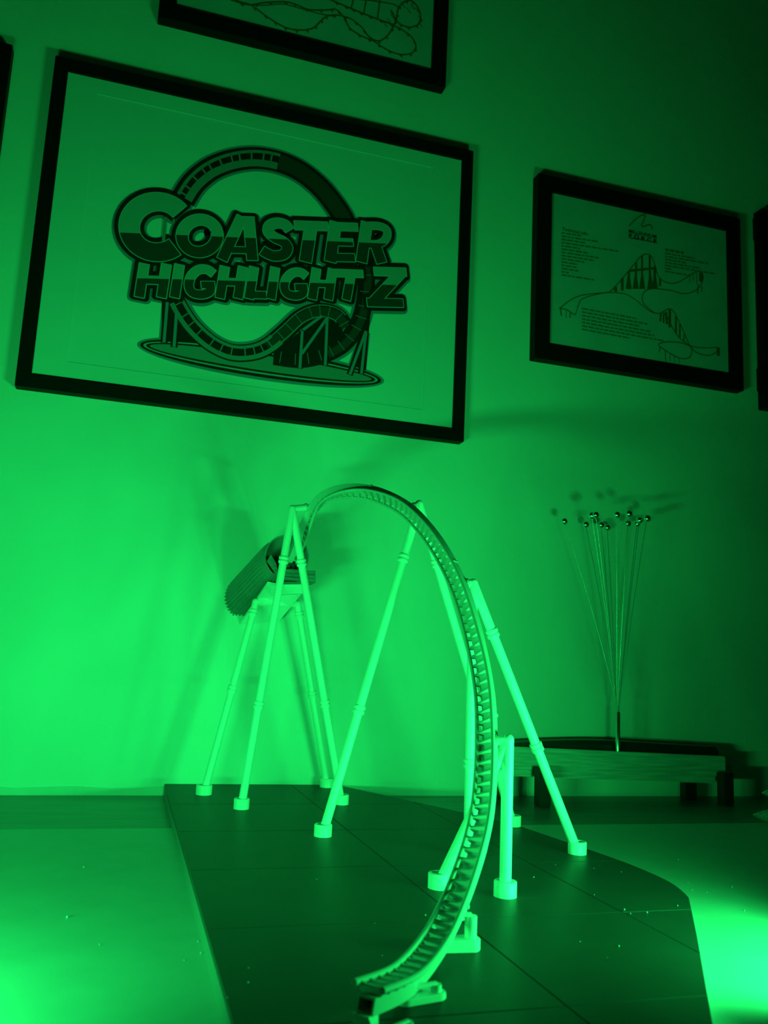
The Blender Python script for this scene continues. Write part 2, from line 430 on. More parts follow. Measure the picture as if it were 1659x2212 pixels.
for i in range(R_):
    j = (i + 1) % R_
    for k in range(NF): fs_.append((i * NF + k, i * NF + (k + 1) % NF, j * NF + (k + 1) % NF, j * NF + k))
mb.add(vs_, fs_); mb.build('ribbed_tube', 'tunnel', tu, org)
def plank(px, y0, y1, nm='plank'):
    f = [at(x, y, y0) for x, y in px]; dv = V((0, y1 - y0, 0))
    mb = MB(); hexa(mb, f, [p + dv for p in f]); return mb.build(nm, 'tunnelwood', tu, org, bevel=0.0004)
# three narrow planks across the mouth, a lip below and a slanting side plank
for k in range(3):
    ya, yb = 1228 + 8.6 * k, 1228 + 8.6 * (k + 1) - 0.7
    plank([(608, ya), (682, ya + 5), (682, yb + 5), (608, yb)], -0.122, -0.116)
plank([(606, 1256), (683, 1258), (676, 1262), (606, 1262)], -0.123, -0.104)
plank([(585, 1197), (597, 1216), (603, 1250), (577, 1212)], -0.121, -0.117)
# white slab and ramp under the tube
mb = MB(); a = [at(600, 1262, -0.119), at(660, 1261, -0.119), at(659, 1281, -0.119), at(600, 1284, -0.119)]
hexa(mb, a, [p + V((0, 0.055, 0)) for p in a]); mb.build('slab', 'white', tu, org, bevel=0.0005)
mb = MB()
tl, tr_, br, bl = at(578, 1256, -0.100), at(655, 1272, -0.100), at(604, 1335, -0.001), at(519, 1344, -0.001)
dn = V((0, -0.0005, -0.0040))
hexa(mb, [tl + dn, tr_ + dn, br + dn, bl + dn], [tl, tr_, br, bl]); mb.build('ramp_board', 'white', tu, org)

fl, frr = V((0.1193, -0.0844, TOP)), V((0.2895, -0.0211, TOP))
tl, tr2 = V((0.1690, -0.0659, 0.2546)), V((0.2288, -0.0437, 0.2570))
o2 = (fl + frr) / 2
ts = thing('trestle_support', o2, 'white trestle with a cross bar, standing against the wall below the tunnel', 'support', 'white tube supports of the coaster')
for p, q, fr in ((fl, tl, (0.94, 0.527)), (frr, tr2, (0.94, 0.50))):
    foot(ts, p, o2, 0.0098); leg(ts, p, q, fr, o2)
mb = MB(); cyl(mb, tl, tr2, LR * 1.05, 24); cb = mb.build('cross_bar', 'white', ts, o2)
for q in (tl, tr2):
    mb = MB(); sphere(mb, q, LR * 1.06, 20, 12); mb.build('elbow', 'white', ts, o2)
mid = tl.lerp(tr2, 0.6); d = (tr2 - tl).normalized()
mb = MB(); lathe(mb, mid - d * 0.002, mid + d * 0.002, [(0, LR + 0.0008), (0.004, LR + 0.0008)], 24); mb.build('collar', 'white', cb, o2)
for f in (0.2, 0.85):
    q = tl.lerp(tr2, f); mb = MB()
    hexa(mb, [q + V((-0.006, -0.004, 0.003)), q + V((0.006, -0.004, 0.003)), q + V((0.006, 0.004, 0.003)), q + V((-0.006, 0.004, 0.003))],
         [q + V((-0.002, -0.004, 0.0085)), q + V((0.002, -0.004, 0.0085)), q + V((0.002, 0.004, 0.0085)), q + V((-0.002, 0.004, 0.0085))])
    mb.build('saddle', 'white', ts, o2)

# ---------------------------------------------------------------- wooden rack with the chrome sculpture
org = V((0.72, -0.05, 0.0))
rk = thing('wooden_rack', org, 'low pale wooden rack on four black legs against the wall', 'rack')
yb0, yb1 = -0.066, -0.020
zl, zr = 0.0775, 0.0680; xl, xr = 0.500, 0.8950
mb = MB()
hexa(mb, [(xl, yb0, zl - 0.0300), (xr, yb0, zr - 0.0300), (xr, yb0 + 0.012, zr - 0.0300), (xl, yb0 + 0.012, zl - 0.0300)],
     [(xl, yb0, zl), (xr, yb0, zr), (xr, yb0 + 0.012, zr), (xl, yb0 + 0.012, zl)])
mb.build('front_board', 'wood', rk, org, bevel=0.001)
mb = MB()
hexa(mb, [(xl, yb0 + 0.003, zl - 0.040), (xr, yb0 + 0.003, zr - 0.040), (xr, yb1, zr - 0.040), (xl, yb1, zl - 0.040)],
     [(xl, yb0 + 0.003, zl - 0.0305), (xr, yb0 + 0.003, zr - 0.0305), (xr, yb1, zr - 0.0305), (xl, yb1, zl - 0.0305)])
mb.build('lower_board', 'wood', rk, org, bevel=0.001)
mb = MB()
hexa(mb, [(xl, yb0 + 0.0125, zl - 0.0298), (xr, yb0 + 0.0125, zr - 0.0298), (xr, yb1, zr - 0.0298), (xl, yb1, zl - 0.0298)],
     [(xl, yb0 + 0.0125, zl - 0.002), (xr, yb0 + 0.0125, zr - 0.002), (xr, yb1, zr - 0.002), (xl, yb1, zl - 0.002)])
mb.build('top_board', 'blackwood', rk, org, 'black upper surface')
mb = MB(); prev = None; vs_ = []; fs_ = []; NP = 24
for i in range(NP + 1):
    f = i / NP; x = 0.535 + (0.895 - 0.535) * f; zb = zl + (zr - zl) * (x - xl) / (xr - xl) - 0.0018
    hgt = 0.0012 + 0.0140 * min(1.0, math.sin(math.pi * min(0.5, f * 0.9 + 0.02)) ** 0.8) * (1 - 0.25 * max(0, f - 0.5))
    vs_ += [(x, -0.050, zb), (x, yb1 + 0.006, zb), (x, yb1 + 0.004, zb + hgt), (x, -0.044, zb + hgt), (x, -0.050, zb + hgt * 0.6)]
for i in range(NP):
    for k in range(5): fs_.append((i * 5 + k, i * 5 + (k + 1) % 5, i * 5 + 5 + (k + 1) % 5, i * 5 + 5 + k))
fs_ += [(0, 1, 2, 3, 4), tuple(NP * 5 + k for k in range(5))]
mb.add(vs_, fs_); mb.build('black_pad', 'blackwood', rk, org, 'black pad with a tapered left end')
mb = MB(); box(mb, (xr - 0.03, -0.034, 0.0385), (xr + 0.037, yb1, 0.0535)); mb.build('end_board', 'wood', rk, org, bevel=0.001)
def rleg(x, y, w, dp, h):
    mb = MB(); box(mb, (x - w / 2, y - dp / 2, 0.0), (x + w / 2, y + dp / 2, h)); mb.build('leg', 'blackwood', rk, org, bevel=0.0012)
rleg(0.5790, -0.0860, 0.0175, 0.018, 0.0520); rleg(0.8840, -0.0780, 0.0170, 0.018, 0.0470)
rleg(0.5480, -0.0300, 0.0175, 0.018, 0.0372); rleg(0.8560, -0.0280, 0.0200, 0.016, 0.0285)
for (x, h) in ((0.5790, 0.050), (0.8840, 0.045)):
    mb = MB(); box(mb, (x - 0.006, -0.080, h - 0.012), (x + 0.006, yb0 + 0.001 if x < 0.8 else -0.033, h)); mb.build('bracket', 'blackwood', rk, org)

tb0 = V((0.7130, -0.0600, 0.0726))
cs = thing('wire_sculpture', tb0, 'chrome tube with a fan of thin wires tipped by steel balls', 'sculpture')
mb = MB(); lathe(mb, tb0, tb0 + V((0, 0, 0.056)), [(0, 0.0034), (0.056, 0.0034), (0.056, 0.0026), (0.050, 0.0026)], 24); mb.build('tube', 'steel', cs, tb0)
balls = [(1218.6, 1126.3), (1265, 1133.3), (1278, 1114), (1286.6, 1112.4), (1298, 1134), (1311.4, 1139.6), (1332.4, 1112.4), (1358.2, 1110), (1355.7, 1131), (1376, 1131.6), (1381.2, 1124), (1397.6, 1120)]
for i, (x, y) in enumerate(balls):
    Y = min(-0.014, -0.056 - (1124 - y) * 0.0032)
    c = at(x, y, Y); r = 0.0051 + 0.0004 * ((i * 7) % 3) / 2
    a = 2 * math.pi * i / len(balls); s0 = tb0 + V((0.0016 * math.cos(a), 0.0016 * math.sin(a), 0.052))
    mb = MB(); prev = None; K = 10
    # gently bowed wire
    side = V((c.x - s0.x, c.y - s0.y, 0)) * -0.05
    pts = [s0.lerp(c, k / K) + side * math.sin(math.pi * k / K) for k in range(K + 1)]
    for k in range(K): cyl(mb, pts[k], pts[k + 1], 0.00042, 8)
    wv = mb.build('wire', 'wire', cs, tb0)
    mb = MB(); sphere(mb, c, r, 24, 16); mb.build('ball', 'chrome', wv, tb0)

# ---------------------------------------------------------------- crumpled paper at the right edge
pz = atz(1700, 1790, 0.0); org = V((pz.x, pz.y, 0))
pn = thing('paper_flower', org, 'white crumpled paper flower with torn edges lying on the table at the right', 'paper')
def petal(base, tip, w, lean, jag, nm='petal'):
    """curled leaf of torn paper standing on edge; its lower rim is ragged"""
    base = V(base); tip = V(tip); d = tip - base; side = V((-d.y, d.x, 0)).normalized(); u = (side * lean + V((0, 0, 1))).normalized(); nrm = d.cross(u).normalized()
    n = 22; rows = []; rnd = random.Random(jag)
    for i in range(n + 1):
        t = i / n; wd = w * (1 - t) ** 0.75 + 0.0008
        c = base + d * t
        lo = max(0.0006, c.z - wd + rnd.uniform(-0.0014, 0.0014)); row = []
        for k in range(7):
            f = k / 6; q = c + u * (wd * (2 * f - 1)) + nrm * (0.006 * math.sin(math.pi * f) * (1 - 0.6 * t) + rnd.uniform(-0.0005, 0.0005))
            if q.z < lo: q.z = lo
            row.append(q)
        rows.append(row)
    vs_ = []; fs_ = []
    for r in rows: vs_ += r
    off = len(vs_)
    for r in rows: vs_ += [p - nrm * 0.0010 for p in r]
    for i in range(n):
        for k in range(6):
            a = i * 7 + k
            fs_.append((a, a + 1, a + 8, a + 7)); fs_.append((off + a, off + a + 7, off + a + 8, off + a + 1))
        for k in (0, 6):
            a = i * 7 + k; fs_.append((a, a + 7, off + a + 7, off + a))
    for k in range(6):
        fs_.append((k, k + 1, off + k + 1, off + k)); a = n * 7 + k; fs_.append((a, a + 1, off + a + 1, off + a))
    MB().add(vs_, fs_).build(nm, 'napkin', pn, org)
petal(at(1740, 1762, -0.215), at(1629, 1761, -0.215), 0.0215, 0.35, 1)
petal(at(1745, 1700, -0.165), at(1648, 1713, -0.165), 0.0180, 0.3, 2)
c0 = at(1740, 1755, -0.205)
petal(c0, c0 + V((0.06, -0.02, 0.006)), 0.020, -0.4, 3)
petal(c0, c0 + V((0.05, 0.05, 0.010)), 0.020, 0.4, 4)
mb = MB(); sphere(mb, c0, 0.014, 14, 10); mb.build('flower_centre', 'napkin', pn, org)

# ---------------------------------------------------------------- dust
mb = MB()
specks = [(181, 1874, 3.5, 0), (145, 1983, 5, 0), (398, 2075, 2.5, 0), (428, 2035, 3, 0), (434, 2060, 3.5, 0), (215, 2041, 2.5, 0), (537, 2092, 2.5, 1), (537, 2124, 4, 1), (492, 2156, 3, 1), (684, 1900, 1.6, 1), (919, 1978, 3.5, 1),
          (1153, 1896, 3, 1), (1465, 1858, 3, 0), (1342, 1884, 1.5, 1), (1284, 1933, 1.6, 1), (1349, 1966, 3.2, 1), (1398, 1972, 3, 1), (1362, 1974, 2.2, 1), (1464, 1957, 2.2, 1), (1253, 2035, 2.4, 1), (1337, 2045, 3.2, 1), (1312, 2069, 1.6, 1),
          (1581, 1917, 3.2, 0), (1608, 1968, 2.6, 0), (1495, 1923, 2, 0), (1486, 1907, 1.6, 0), (1527, 1928, 1.8, 0), (1543, 1872, 1.6, 0), (1283, 1846 + 30, 1.4, 1), (810, 1995, 1.5, 1), (826, 2065, 2, 1), (1200, 1868, 1.6, 1)]
for (x, y, s, on) in specks:
    z = TOP if on else 0.0; p = atz(x, y, z); dist = (p - CAM).length; r = s / FPX * dist * 0.42
    sphere(mb, p + V((0, 0, r * 0.95)), r, 6, 4)
tag(mb.build('dust_specks', 'dust'), 'pale dust and crumbs scattered on the plate and table', 'dust', kind='stuff')

# ---------------------------------------------------------------- printing helpers: flat ink shapes on a plane parallel to the wall
def stroke(mb, pts, w, y, cap=0.0, ext=0.0):
    """flat mitred ribbon of width w (metres) through wall points; cap rounds the corners of both ends"""
    P = []
    for p in pts:
        q = V((p.x, p.z))
        if not P or (q - P[-1]).length > 1e-6: P.append(q)
    if len(P) < 2: return
    if ext:
        P[0] = P[0] + (P[0] - P[1]).normalized() * ext; P[-1] = P[-1] + (P[-1] - P[-2]).normalized() * ext
    h = w / 2; n = len(P); closed = (P[0] - P[-1]).length < 1e-5 and n > 3
    cap = min(cap, h * 0.95, (P[1] - P[0]).length * 0.9, (P[-1] - P[-2]).length * 0.9)
    if closed: cap = 0.0
    ds = [(P[i + 1] - P[i]).normalized() for i in range(n - 1)]
    Lf, Rt = [], []
    for i in range(n):
        d0 = ds[i - 1] if i > 0 else (ds[-1] if closed else ds[0]); d1 = ds[i] if i < n - 1 else (ds[0] if closed else ds[-1])
        t = (d0 + d1).normalized(); nn = V((-t.y, t.x)); m = h / max(0.5, nn.dot(V((-d1.y, d1.x))))
        c = P[i]
        if cap and i == 0: c = P[0] + ds[0] * cap
        if cap and i == n - 1: c = P[-1] - ds[-1] * cap
        Lf.append(c + nn * m); Rt.append(c - nn * m)
    for i in range(n - 1):
        mb.add([(q.x, y, q.y) for q in (Rt[i], Rt[i + 1], Lf[i + 1], Lf[i])], [(0, 1, 2, 3)])
    if cap:
        for c, d, A, B in ((P[-1] - ds[-1] * cap, ds[-1], Rt[-1], Lf[-1]), (P[0] + ds[0] * cap, -ds[0], Lf[0], Rt[0])):
            nA = (A - c).normalized(); poly = [A]
            for k in range(1, 6):
                a_ = math.pi / 2 * k / 5; poly.append(c + nA * (h - cap) + nA * cap * math.cos(a_) + d * cap * math.sin(a_))
            for k in range(5, 0, -1):
                a_ = math.pi / 2 * k / 5; poly.append(c - nA * (h - cap) - nA * cap * math.cos(a_) + d * cap * math.sin(a_))
            poly.append(B)
            mb.add([(q.x, y, q.y) for q in poly], [tuple(range(len(poly)))])
FC = [0]
def fillpoly(mb, pts, y):
    FC[0] = (FC[0] + 1) % 9
    y -= 1e-4 + 1.5e-6 * FC[0] - 1e-4 + 9.1e-5 * 0
    mb.add([(p.x, y, p.z) for p in pts], [tuple(range(len(pts)))])
def smoothline(pts, k=6):
    out = []; n = len(pts) - 1
    for i in range(n):
        p0, p1, p2, p3 = pts[max(i - 1, 0)], pts[i], pts[i + 1], pts[min(i + 2, n)]
        for j in range(k):
            u = j / k
            out.append(tuple(0.5 * ((2 * b) + (-a + c) * u + (2 * a - 5 * b + 4 * c - d) * u * u + (-a + 3 * b - 3 * c + d) * u ** 3) for a, b, c, d in zip(p0, p1, p2, p3)))
    out.append(tuple(pts[-1])); return out
def ellipse_pts(cx, cy, rx, ry, a0=0, a1=360, n=40, rot=0):
    o = []; cr, sr = math.cos(math.radians(rot)), math.sin(math.radians(rot))
    for k in range(n + 1):
        a = math.radians(a0 + (a1 - a0) * k / n); x, y = rx * math.cos(a), ry * math.sin(a)
        o.append((cx + x * cr - y * sr, cy + x * sr + y * cr))
    return o

def picture_frame(name, label, x0, x1, z0, z1, bw, depth, paper='paper', matw=None, group='framed coaster prints on the wall'):
    """black moulding of four mitred bars round a sheet; x0..z1 are the outer edges of the front face"""
    org = V(((x0 + x1) / 2, 0, (z0 + z1) / 2)); t = thing(name, org, label, 'picture', group)
    yf, ybk = -depth, -0.0008
    o = [(x0, z0), (x1, z0), (x1, z1), (x0, z1)]; i = [(x0 + bw, z0 + bw), (x1 - bw, z0 + bw), (x1 - bw, z1 - bw), (x0 + bw, z1 - bw)]
    for k in range(4):
        a, b, c, d = o[k], o[(k + 1) % 4], i[(k + 1) % 4], i[k]
        mb = MB(); hexa(mb, [(p[0], ybk, p[1]) for p in (a, b, c, d)], [(p[0], yf, p[1]) for p in (a, b, c, d)])
        mb.build('frame_bar', 'frame', t, org, bevel=0.0008)
    yp = -depth + 0.006
    mb = MB(); box(mb, (x0 + bw * 0.6, yp, z0 + bw * 0.6), (x1 - bw * 0.6, yp + 0.002, z1 - bw * 0.6)); mb.build('paper_sheet', paper, t, org)
    return t, org, yp

# ---------------------------------------------------------------- the large logo print
DB = 0.020
def corners(tlc, trc, brc, blc, y):
    c = [at(*q, y) for q in (tlc, trc, brc, blc)]
    return (c[0].x + c[3].x) / 2, (c[1].x + c[2].x) / 2, (c[3].z + c[2].z) / 2, (c[0].z + c[1].z) / 2
x0, x1, z0, z1 = corners((120, 120), (1022, 324), (1004, 955), (31, 832), -DB)
fr, org, yp = picture_frame('logo_poster', 'large black-framed poster of a coaster loop logo with two lines of lettering', x0, x1, z0, z1, 0.0185, DB)
# mat board ring that stands a millimetre proud of the print
sx0, sx1, sz0, sz1 = corners((205, 203), (935, 362), (913, 886), (150, 782), yp)
mb = MB(); e = 0.014; ym = yp - 0.0009
ox = (x0 + e, x1 - e, z0 + e, z1 - e)
oo = [(ox[0], ox[2]), (ox[1], ox[2]), (ox[1], ox[3]), (ox[0], ox[3])]; ii = [(sx0, sz0), (sx1, sz0), (sx1, sz1), (sx0, sz1)]
for k in range(4):
    a, b, c, d = oo[k], oo[(k + 1) % 4], ii[(k + 1) % 4], ii[k]
    hexa(mb, [(p[0], yp - 0.00005, p[1]) for p in (a, b, c, d)], [(p[0], ym, p[1]) for p in (a, b, c, d)])
mb.build('mat_board', 'paper', fr, org)

K1 = 2.304
def L1(p): return at(200 + p[0] / K1, 280 + p[1] / K1, yp)
def S1(w): return w / K1 / FPX * 1.20      # drawing units to metres on the wall
LY = [0]
def layer(): LY[0] += 1; return yp - 0.00012 - 0.00012 * LY[0]
def ink(nm, mat, fn, label=None):
    mb = MB(); y = layer(); fn(mb, y); return mb.build(nm, mat, fr, org, label)
STG = [0]
def strokes(items, extra=0.0, ext=0.0):
    def fn(mb, y):
        for pts, w in items:
            STG[0] = (STG[0] + 1) % 30
            stroke(mb, [L1(p) for p in pts], S1(w + extra), y - 3e-6 * STG[0], S1(ext), S1(ext))
    return fn
LET1 = [(ellipse_pts(322, 490, 140, 126, -38, -308, 34), 96), (ellipse_pts(532, 534, 88, 80, 0, 360, 40, -15), 58),
        ([(643, 652), (742, 440)], 54), ([(794, 655), (774, 440)], 56), ([(690, 604), (788, 606)], 34),
        (smoothline([(978, 505), (955, 478), (915, 470), (880, 484), (874, 515), (905, 543), (945, 562), (968, 592), (950, 625), (905, 634), (868, 622), (842, 606)]), 54),
        ([(1003, 481), (1168, 487)], 48), ([(1084, 490), (1057, 662)], 64),
        ([(1207, 466), (1180, 662)], 62), ([(1190, 487), (1316, 491)], 44), ([(1185, 564), (1293, 567)], 40), ([(1170, 640), (1302, 643)], 44),
        ([(1362, 467), (1335, 664)], 60), (smoothline([(1350, 485), (1420, 485), (1460, 504), (1460, 542), (1428, 572), (1365, 576)]), 40), ([(1402, 570), (1436, 668)], 58)]
LET2 = [([(257, 674), (232, 838)], 46), ([(367, 676), (342, 840)], 46), ([(245, 752), (357, 757)], 40), ([(432, 678), (407, 840)], 46),
        (smoothline([(600, 722), (570, 702), (528, 702), (492, 732), (478, 778), (494, 815), (540, 826), (580, 812), (586, 780)]), 44), ([(540, 778), (606, 778)], 36),
        ([(657, 687), (632, 843)], 46), ([(747, 689), (722, 844)], 46), ([(645, 762), (735, 766)], 38), ([(802, 690), (777, 845)], 46), ([(770, 826), (862, 829)], 38), ([(907, 692), (885, 847)], 46),
        (smoothline([(1060, 734), (1034, 716), (996, 717), (964, 745), (952, 786), (966, 820), (1008, 832), (1042, 820), (1048, 792)]), 44), ([(1006, 789), (1066, 789)], 36),
        ([(1112, 697), (1090, 848)], 46), ([(1192, 700), (1170, 850)], 46), ([(1100, 771), (1182, 774)], 38), ([(1203, 718), (1342, 723)], 40), ([(1284, 720), (1260, 852)], 46),
        ([(1398, 710), (1557, 714)], 46), ([(1532, 716), (1392, 866)], 58), ([(1364, 864), (1542, 868)], 46)]
RINGO = smoothline([(392, 330), (450, 240), (540, 160), (650, 108), (790, 84), (920, 98), (1040, 142), (1150, 222), (1240, 325), (1312, 440), (1360, 560)])
RINGI = smoothline([(505, 372), (560, 292), (640, 235), (740, 206), (830, 203), (930, 225), (1020, 272), (1100, 340), (1150, 400), (1185, 450), (1230, 560)])
RINGC = [((a[0] + b[0]) / 2, (a[1] + b[1]) / 2) for a, b in zip(RINGO, RINGI)]
DOWNL = smoothline([(400, 820), (440, 900), (500, 985), (590, 1065), (690, 1110), (790, 1110), (870, 1080), (950, 1015), (1040, 935), (1130, 905), (1215, 925), (1260, 985)])
RBOT = smoothline([(1345, 560), (1365, 700), (1352, 860), (1320, 970), (1250, 1065), (1150, 1120), (1030, 1145), (900, 1130)])
LEGS = [[(372, 850), (355, 1062)], [(418, 900), (405, 1085)], [(1042, 1005), (1030, 1190)], [(1166, 935), (1156, 1176)], [(1166, 940), (1040, 1118)], [(1045, 1000), (1140, 930)], [(1358, 1005), (1278, 1222)], [(1358, 1010), (1335, 1218)]]
BAND = 92
HALO = 72; BLK = 46
EL = (838, 1152, 0, 0)
def base_ellipse(rx, ry): return lambda mb, y: fillpoly(mb, [L1(p) for p in ellipse_pts(836, 1160, rx, ry, 0, 360, 72, 8.6)[:-1]], y)
ringline = [(RINGC, 122)]
ink('logo_halo', 'ink_halo', lambda mb, y: (strokes(LET1 + LET2, HALO, 26)(mb, y), strokes([(RINGC, 122 + 26), (DOWNL, BAND + 30), (RBOT, BAND + 30)] + [(l, 52) for l in LEGS])(mb, y), base_ellipse(622, 86)(mb, y)))
ink('logo_base_rim', 'ink_black', base_ellipse(606, 71))
ink('logo_base_ring', 'ink_light', base_ellipse(590, 56))
ink('logo_base_band', 'ink_black', base_ellipse(576, 48))
ink('logo_base_top', 'ink_mid', base_ellipse(558, 38))
# shade areas of the printed loop
def dark_parts(mb, y):
    strokes([(DOWNL, BAND), (RBOT, BAND), (RINGC, 122)])(mb, y)
    fillpoly(mb, [L1(p) for p in ((345, 850), (420, 850), (470, 960), (560, 1045), (600, 1065), (345, 1050))], y)
    fillpoly(mb, [L1(p) for p in ((1040, 1000), (1150, 930), (1250, 960), (1230, 1080), (1130, 1130), (980, 1130), (900, 1110))], y)
    fillpoly(mb, [L1(p) for p in ((1385, 880), (1375, 1000), (1360, 1200), (1280, 1170), (1330, 1020))], y)
    strokes([(l, 34) for l in LEGS])(mb, y)
ink('logo_loop_outline', 'ink_black', dark_parts)
cut = lambda line, a, b: line[int(a * (len(line) - 1)):int(b * (len(line) - 1)) + 1]
def off(line, d):
    o = []
    for i, p in enumerate(line):
        a = line[max(i - 1, 0)]; b = line[min(i + 1, len(line) - 1)]; t = V((b[0] - a[0], b[1] - a[1])).normalized()
        o.append((p[0] - t.y * d, p[1] + t.x * d))
    return o
for it in [(cut(off(RINGC, 0), 0.5, 1.0), 84), (cut(off(RBOT, -6), 0, 0.7), 40), (cut(DOWNL, 0.55, 1.0), 50)]: ink('printed_shade', 'ink_dark', strokes([it]))
lt = cut(RINGC, 0.02, 0.5)
for it in [(off(lt, -33), 17), (off(lt, 24), 40), (cut(off(DOWNL, -30), 0.05, 0.6), 16), (cut(off(DOWNL, 25), 0.05, 0.62), 24), (cut(off(DOWNL, 28), 0.55, 0.95), 7), (cut(off(DOWNL, -30), 0.55, 0.95), 6)]: ink('printed_rail', 'ink_mid', strokes([it]))
def ties_fn(mb, y):
    for k in range(11):
        q = lt[int((k + 0.5) / 11 * (len(lt) - 1))]; i = lt.index(q); t = V((lt[min(i + 1, len(lt) - 1)][0] - lt[i - 1][0], lt[min(i + 1, len(lt) - 1)][1] - lt[i - 1][1])).normalized(); n = V((-t.y, t.x))
        stroke(mb, [L1((q[0] - n.x * 34, q[1] - n.y * 34)), L1((q[0] + n.x * 20, q[1] + n.y * 20))], S1(9), y - 2e-6 * k)
    for line, kk in ((DOWNL, 20), (RBOT, 14)):
        for k in range(1, kk):
            i = int((k + 0.5) / kk * (len(line) - 1)); q = line[i]; a = line[max(i - 1, 0)]; b = line[min(i + 1, len(line) - 1)]
            t = V((b[0] - a[0], b[1] - a[1])).normalized(); n = V((-t.y, t.x))
            stroke(mb, [L1((q[0] - n.x * 28, q[1] - n.y * 28)), L1((q[0] + n.x * 28, q[1] + n.y * 28))], S1(6 if (line is DOWNL and k < 12) else 3.5), y - 2e-6 * (k + (20 if line is RBOT else 0)))
ink('logo_loop_ties', 'ink_mid', ties_fn)['kind'] = 'stuff'
for l in LEGS: ink('printed_column', 'ink_halo', strokes([(l, 15)]))
ink('lettering_outline', 'ink_black', strokes(LET1 + LET2, BLK, 18))
# the counter of the C shows a slice of track
ink('counter_track', 'ink_mid', strokes([([(362, 440), (352, 560)], 16), ([(405, 450), (402, 470)], 12)]))
ink('lettering_edge', 'ink_line', strokes(LET1 + LET2, 8, 4))
def split_letters(nm, LET, a, b):
    """two-tone fill: light above the line y = a + b x, dark below"""
    mb = MB(); y = layer(); strokes(LET)(mb, y)
    me_o = mb.build(nm, ['ink_light', 'ink_dark'], fr, org)
    bm = bmesh.new(); bm.from_mesh(me_o.data)
    p = L1((400, a + b * 400)) - org; q = L1((1400, a + b * 1400)) - org; d = (q - p).normalized(); no = V((-d.z, 0, d.x))
    bmesh.ops.bisect_plane(bm, geom=bm.verts[:] + bm.edges[:] + bm.faces[:], plane_co=p, plane_no=no)
    for f in bm.faces: f.material_index = 0 if (f.calc_center_median() - p).dot(no) > 0 else 1
    bm.to_mesh(me_o.data); bm.free()
split_letters('lettering_top_line', LET1, 512, 0.041)
split_letters('lettering_lower_line', LET2, 739, 0.026)
ink('letter_counter', 'ink_black', lambda mb, y: fillpoly(mb, [L1(p) for p in ((714, 572), (754, 573), (748, 508))], y))

# ---------------------------------------------------------------- the smaller print at the right
DR = 0.020
x0, x1, z0, z1 = corners((1165, 374), (1600, 472), (1607, 842), (1153, 774), -DR)
fr, org, yp = picture_frame('layout_print', 'small black-framed print with a coaster layout drawing and blocks of text', x0, x1, z0, z1, 0.0265, DR, 'printpaper')
LY[0] = 0; K1 = 4.1475
def L1(p): return at(1180 + p[0] / K1, 440 + p[1] / K1, yp)
def S1(w): return w / K1 / FPX * 1.75
T1 = smoothline([(115, 940), (285, 830), (560, 795)]); 
lines = [(T1, 8), (smoothline([(560, 797), (620, 740), (740, 600), (840, 480), (890, 453), (935, 465), (970, 540), (1000, 640), (1050, 695), (1130, 715), (1200, 695), (1290, 640), (1360, 602), (1395, 620), (1403, 680), (1370, 750), (1300, 795), (1220, 805), (1120, 780), (980, 762), (900, 775), (862, 820), (870, 890), (940, 960), (1005, 985), (1060, 960), (1095, 943), (1140, 965), (1190, 1060), (1240, 1170), (1285, 1275)]), 8),
         (smoothline([(120, 940), (180, 950), (245, 992)]), 8), (smoothline([(245, 992), (262, 990), (290, 900), (330, 850), (500, 803), (640, 800), (720, 815), (800, 862), (880, 930), (940, 970), (990, 983)]), 7),
         (smoothline([(1040, 975), (1080, 1010), (1130, 1110), (1190, 1200), (1285, 1275), (1340, 1330), (1440, 1360), (1510, 1340), (1545, 1290)]), 8), (smoothline([(1285, 1270), (1380, 1292), (1545, 1290)]), 7),
         (smoothline([(1285, 1275), (1220, 1250), (1120, 1238), (1040, 1245), (1005, 1268), (1060, 1310), (1160, 1370), (1240, 1390), (1290, 1370), (1302, 1310), (1285, 1275)]), 8)]
ink('layout_drawing', 'ink_sepia', strokes(lines), 'line drawing of a coaster layout')
sup = [([(620, 745), (620, 790)], 26), ([(680, 670), (680, 780)], 24), ([(740, 600), (738, 770)], 18), ([(805, 530), (798, 760)], 18), ([(857, 465), (857, 760)], 16), ([(925, 465), (928, 760)], 18), ([(970, 560), (972, 745)], 22), ([(1018, 670), (1018, 740)], 18), ([(745, 602), (985, 578)], 18),
       ([(1070, 970), (1080, 1080)], 20), ([(1105, 950), (1105, 1110)], 22), ([(1160, 1010), (1160, 1160)], 16), ([(1195, 1080), (1195, 1200)], 14), ([(1235, 1170), (1230, 1240)], 10), ([(1025, 985), (1020, 1055)], 16), ([(1050, 980), (1050, 1070)], 14),
       ([(1385, 620), (1385, 700)], 34), ([(1345, 610), (1345, 720)], 6), ([(1315, 630), (1315, 700)], 5), ([(1285, 650), (1285, 710)], 5), ([(1360, 720), (1355, 810)], 10), ([(1395, 740), (1390, 790)], 8),
       ([(125, 940), (135, 1005)], 10), ([(178, 955), (178, 1025)], 5), ([(212, 975), (214, 1025)], 8), ([(1020, 1275), (1010, 1330)], 8), ([(1065, 1315), (1068, 1410)], 7), ([(1105, 1340), (1107, 1412)], 5), ([(1145, 1365), (1147, 1420)], 5), ([(1188, 1382), (1190, 1430)], 5), ([(1540, 1290), (1540, 1365)], 26)]
def sup_fn(mb, y):
    strokes(sup)(mb, y)
    for x in (738, 800, 858, 930, 972): fillpoly(mb, [L1(p) for p in ((x - 6, 620), (x + 6, 620), (x + 28, 765), (x - 28, 765))], y)
ink('layout_supports', 'ink_sepia', sup_fn)['kind'] = 'stuff'
